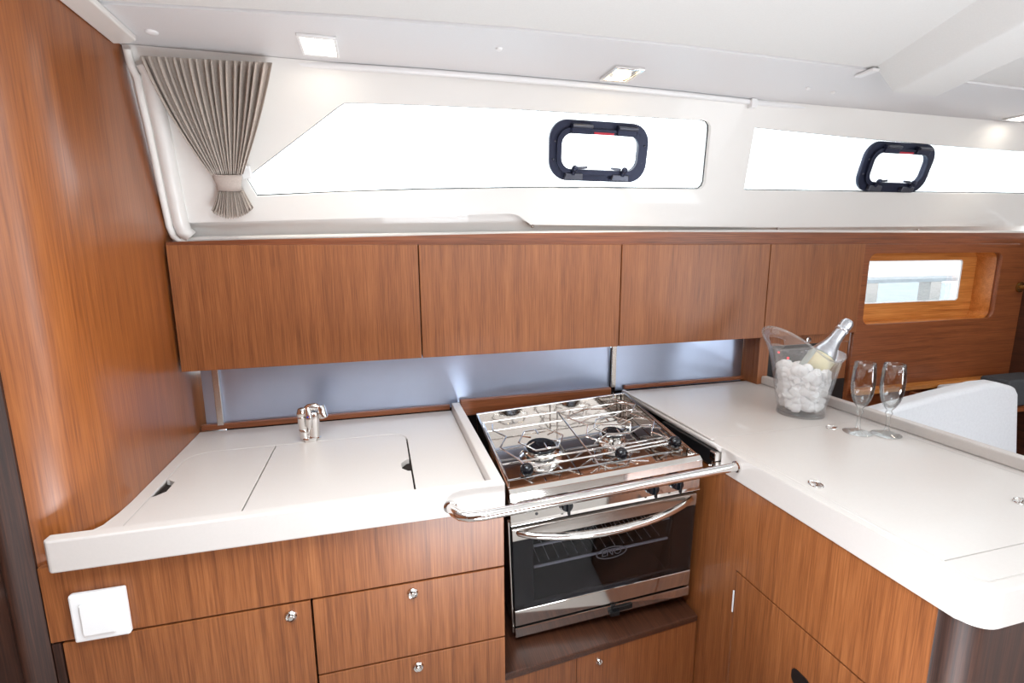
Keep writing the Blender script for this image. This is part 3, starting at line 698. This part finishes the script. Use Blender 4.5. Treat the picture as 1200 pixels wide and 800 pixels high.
# ------------------------------------------------------------------ ice bucket, ice, bottle, glasses
bx, by, bz = 1.088, 1.040, PZ
t = thing('ice_bucket', 'clear acrylic ice bucket with tall looped side, on the right worktop', 'bucket', (bx,by,bz))
mb = MB(); n = 72; m = 26; grid = []
def rimh(a):   # a measured from +x
    d = abs((a-pi+pi) % (2*pi) - pi)       # angular distance from -x direction
    d = abs(((a - pi*1.02) + pi) % (2*pi) - pi)
    up_ = .072*(max(0, cos(d*.9)) if d < pi/1.8 else 0)**2.2
    return .160 + up_ + .010*(1-min(1,d/pi))*0 + .012*(1-cos(2*a))*(-.5) + .006
for j in range(m+1):
    row = []
    for i in range(n):
        a = 2*pi*i/n; h = rimh(a)*j/m; r = .056 + h*.185 + (.012*max(0,(h-.13)/.05)**1.5 if h > .13 else 0)*(.5)
        row.append(mb.bm.verts.new((bx+r*cos(a), by+r*sin(a), bz+.004+h)))
    grid.append(row)
mb.bm.faces.new(grid[0][::-1])
for j in range(m):
    for i in range(n):
        a = 2*pi*(i+.5)/n; d = abs(((a-pi)+pi) % (2*pi)-pi); 
        if d < .26 and .80 < (j+.5)/m < .90: continue           # the finger slot in the tall side
        mb.bm.faces.new([grid[j][i], grid[j][(i+1)%n], grid[j+1][(i+1)%n], grid[j+1][i]])
rimpts = [v.co.copy() for v in grid[m]]
slot = []
o = mb.build('wall', M['acrylic'], t, smooth=True); s_ = o.modifiers.new('s','SOLIDIFY'); s_.thickness = .003; s_.offset = -1
MB().tube(rimpts, .0028, 8, closed=True).build('rolled_rim', M['acrylic'], t, smooth=True)
MB().lathe([(.050,.0005),(.058,.0005),(.0585,.006),(.056,.010),(.050,.006)], (bx,by,bz), n=48, cap=False).build('foot', M['acrylic'], t, smooth=True)
# crushed ice heap
random.seed(11); mb = MB()
def brad(h): return .054+h*.185-.004
for k in range(420):
    h = random.uniform(.022,.124); lim = brad(h)-.0115; a = random.uniform(0,2*pi); rr_ = lim*math.sqrt(random.uniform(.25,1))
    hh = h if rr_ > .6*lim or h < .10 else h
    s0 = random.uniform(.009,.0165)
    p = Vector((bx+rr_*cos(a), by+rr_*sin(a), bz+hh))
    if h > .07 and (p-Vector((1.10,1.045,bz+hh))).length < .028 : continue
    mt = Matrix.Translation(p) @ Euler([random.uniform(0,6) for _ in range(3)]).to_matrix().to_4x4() @ Matrix.Diagonal((random.uniform(.7,1.1),random.uniform(.7,1.1),random.uniform(.6,1),1))
    res = bmesh.ops.create_icosphere(mb.bm, subdivisions=2, radius=s0, matrix=mt)
    for v in res['verts']: v.co += Vector([random.uniform(-.0018,.0018) for _ in range(3)])
for k in range(16):
    a = random.uniform(2,4.2); rr_ = random.uniform(.03,.058)
    res = bmesh.ops.create_icosphere(mb.bm, subdivisions=2, radius=.014, matrix=Matrix.Translation((bx+rr_*cos(a), by+rr_*sin(a), bz+random.uniform(.118,.132))))
o = mb.build('crushed_ice', M['ice'], smooth=True)
tag(o, 'white crushed ice filling the clear bucket around the bottle', 'ice', kind='stuff')
# bottle
top = Vector((1.238,1.055,H-.186)); ax = Vector((.66,.02,.75)).normalized(); L_ = .245
base = top-ax*L_
t = thing('sparkling_wine_bottle', 'foil-necked sparkling wine bottle leaning in the ice bucket', 'bottle', base)
MB().lathe([(0,.006),(.020,.002),(.030,.0),(.034,.006),(.034,.115),(.032,.128),(.026,.145),(.0195,.163),(.0165,.172),(0,.172)], base, ax, 40).build('bottle_body', M['glass_bottle'], t, smooth=True)
MB().lathe([(.0345,.121),(.0330,.130),(.0270,.146),(.0208,.162),(.0178,.175),(.0162,.190),(.0150,.206),(.0165,.208),(.0170,.213),(.0155,.216),(.0150,.219),(.0165,.224),(.0160,.238),(.0125,.244),(0,.245)], base, ax, 36, cap=False).build('neck_foil', M['foil'], t, smooth=True)
side = Vector((0,-1,0)); wv = ax.cross(side).normalized()
pp = base+ax*.212
MB().tube([pp+wv*-.016+side*.006, pp+wv*-.019+side*.004, pp+wv*-.023-ax*.002+side*.002], [.0022,.0026,.0030], 8).build('foil_tab', M['foil'], t, smooth=True)
lb = MB(); q = Vector((0,0,1)).rotation_difference(ax).to_matrix()
A = []; B = []
for i in range(19):
    a = radians(-90-75+150*i/18)
    A.append(lb.bm.verts.new(base + q @ Vector((.0343*cos(a), .0343*sin(a), .068)))); B.append(lb.bm.verts.new(base + q @ Vector((.0343*cos(a), .0343*sin(a), .118))))
for i in range(18): lb.bm.faces.new([A[i],A[i+1],B[i+1],B[i]])
o = lb.build('paper_label', M['label'], t, smooth=True); o.modifiers.new('s','SOLIDIFY').thickness = .0005
# two flutes
def flute(x, y, label):
    t = thing('champagne_flute', label, 'glass', (x,y,PZ), 'champagne flutes on the worktop')
    c = (x,y,PZ)
    MB().lathe([(.0,.0006),(.030,.0006),(.031,.0018),(.028,.003),(.015,.0055),(.0065,.010),(.0042,.018),(.0038,.036),(.0045,.046),(.0075,.052),(.0075,.055),(.0050,.059),
                (0.0070,.063),(0.0118,.069),(0.0185,.082),(0.0223,.098),(0.0244,.115),(0.0245,.132),(0.0235,.150),(0.0217,.172),(0.0210,.173),(0.0204,.172),(0.0223,.150),(0.0234,.132),(0.0232,.115),(0.0211,.099),(0.0172,.083),(0.0109,.072),(0.0050,.0675),(0.0000,.067)], c, n=48, cap=False)\
        .build('bowl_and_stem', M['glass'], t, smooth=True)
    return t
flute(1.100,.882,'empty champagne flute nearer the ice bucket')
flute(1.152,.852,'empty champagne flute further from the ice bucket')

# ------------------------------------------------------------------ saloon beyond the peninsula
t = thing('settee', 'white upholstered settee beyond the peninsula, only its backrest showing', 'sofa', (1.8,.95,0))
MB().prism([(1.26,.47),(1.26,.876),(1.43,.897),(1.62,.922),(1.80,.942),(1.87,.942),(1.94,.924),(1.96,.90),(2.02,.62),(2.02,.47)], lambda a,b: Vector((a,1.05,b)), lambda a,b: Vector((a,1.11,b))).build('backrest', M['sofa'], t, bevel=.014, seg=4, smooth=True)
MB().box(1.26,2.34,.62,1.045,.18,.46).build('seat', M['sofa'], t, bevel=.02, seg=3, smooth=True)
MB().box(1.25,2.35,.64,1.14,.0,.175).box(1.26,2.34,1.05,1.13,.176,.468).build('base', M['teak_h'], t)
t = thing('side_shelf', 'light teak shelf ledge behind the white settee backrest', 'shelf', (1.9,1.25,.8))
MB().box(1.575,2.355,1.275,1.308,.862,.880).build('shelf_board', M['amber'], t, bevel=.002)
MB().box(1.24,1.56,1.20,1.318,.78,.800).box(1.575,2.355,1.17,1.308,.78,.795).build('lower_board', M['teak_h'], t, bevel=.002)
MB().box(1.80,1.815,1.17,1.27,.797,.860).build('divider', M['teak_h'], t)
tag(MB().box(1.92,2.13,1.175,1.268,.797,.879).build('back_cushion', M['sofa'], bevel=.010, seg=3, smooth=True), 'small white cushion peeking above the settee backrest', 'cushion')
tag(MB().box(2.135,2.345,1.18,1.268,.797,.897).build('grey_cushion', M['grey_cushion'], bevel=.008, seg=3, smooth=True), 'charcoal cushion behind the tip of the white backrest', 'cushion')
t = thing('reading_lamp', 'small brass reading lamp on the wood panel at far right', 'lamp', (2.30,1.31,1.2))
MB().lathe([(.020,0),(.020,.005),(.008,.008),(.006,.03),(0,.03)], (2.335,1.309,1.215), (0,-1,0), 24).build('wall_plate', M['brass'], t, smooth=True)
MB().lathe([(0,0),(.010,.0),(.014,.012),(.016,.04),(.013,.04),(.010,.015),(0,.012)], (2.335,1.270,1.232), (-.5,-.35,-.75), 24, cap=False).build('lamp_head', M['brass'], t, smooth=True)
t = thing('door_lock', 'small chrome lock in the dark passage at far left', 'lock', (-.61,.88,.80))
MB().lathe([(.008,0),(.008,.006),(.005,.014),(0,.015)], (-.6005,.868,H-.520), (.3,-1,0), 20).build('barrel', M['chrome'], t, smooth=True)
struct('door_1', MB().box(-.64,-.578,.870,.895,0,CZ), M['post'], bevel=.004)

# ------------------------------------------------------------------ light
w = bpy.data.worlds.new('World'); bpy.context.scene.world = w; w.use_nodes = True
nt = w.node_tree; bg = nt.nodes['Background']
bg.inputs['Color'].default_value = (.93, .97, 1.0, 1); bg.inputs['Strength'].default_value = 2.8
def area(name, loc, rot, sx, sy, power, col=(1,1,1)):
    l = bpy.data.lights.new(name, 'AREA'); l.shape = 'RECTANGLE'; l.size = sx; l.size_y = sy; l.energy = power; l.color = col
    o = bpy.data.objects.new(name, l); COL.objects.link(o); o.location = loc; o.rotation_euler = [radians(a) for a in rot]; return o
area('daylight_deck_hatch', (.0,.29,CZ+.045), (0,0,0), .66, .66, 14, (.90,.96,1))
area('daylight_saloon_hatch', (1.65,-.2,CZ+.045), (0,0,0), .56, .56, 7, (.90,.96,1))
area('forward_sheen_fill', (2.34,-.75,1.15), (0,90,0), .9, .7, 11, (.90,.96,1))  # lamp added for the sheen on the lockers; no door is built here
area('daylight_far_windows', (1.2,-1.60,1.41), (90,0,0), 1.6, .34, 3, (.90,.96,1))
area('upward_fill', (.3,.1,.45), (180,0,0), .5, .4, 11.5, (.88,.94,1))  # invented lamp facing up, added to brighten the ceiling
area('upward_fill_saloon', (1.9,-.3,.55), (180,0,0), .5, .4, 7, (.88,.94,1))  # second unseen upward lamp, added to lift the saloon ceiling
for nm, p_, e in (('spot_glow', (-.088,1.13,CZ-.02), 1.2), ('spot_glow', (.57,1.125,CZ-.03), 1.6), ('spot_glow', (1.965,1.15,CZ-.02), .7)):
    l = bpy.data.lights.new(nm, 'SPOT'); l.energy = e*2; l.spot_size = radians(110); l.spot_blend = .8; l.shadow_soft_size = .02; l.color = (1,.9,.74)
    o = bpy.data.objects.new(nm, l); COL.objects.link(o); o.location = p_

# ------------------------------------------------------------------ camera
cam = bpy.data.cameras.new('Camera'); co = bpy.data.objects.new('Camera', cam); COL.objects.link(co)
bpy.context.scene.camera = co
cam.sensor_fit = 'HORIZONTAL'; cam.sensor_width = 36; cam.lens = 580.055/1200*36; cam.clip_start = .02
yaw, pit, rol = .263239526, .175463270, -.006075694
f = Vector((sin(yaw)*cos(pit), cos(yaw)*cos(pit), -sin(pit))); r0 = Vector((cos(yaw), -sin(yaw), 0)); u0 = r0.cross(f)
r = r0*cos(rol)+u0*sin(rol); u = -r0*sin(rol)+u0*cos(rol)
m = Matrix((r, u, -f)).transposed().to_4x4(); m.translation = (0,0,H); co.matrix_world = m
sc = bpy.context.scene
sc.view_settings.view_transform = 'Standard'; sc.view_settings.look = 'None'; sc.view_settings.gamma = 1
sc.view_settings.use_curve_mapping = False; sc.view_settings.exposure = 0.46
for o in bpy.data.objects:
    if '_local' in o: del o['_local']
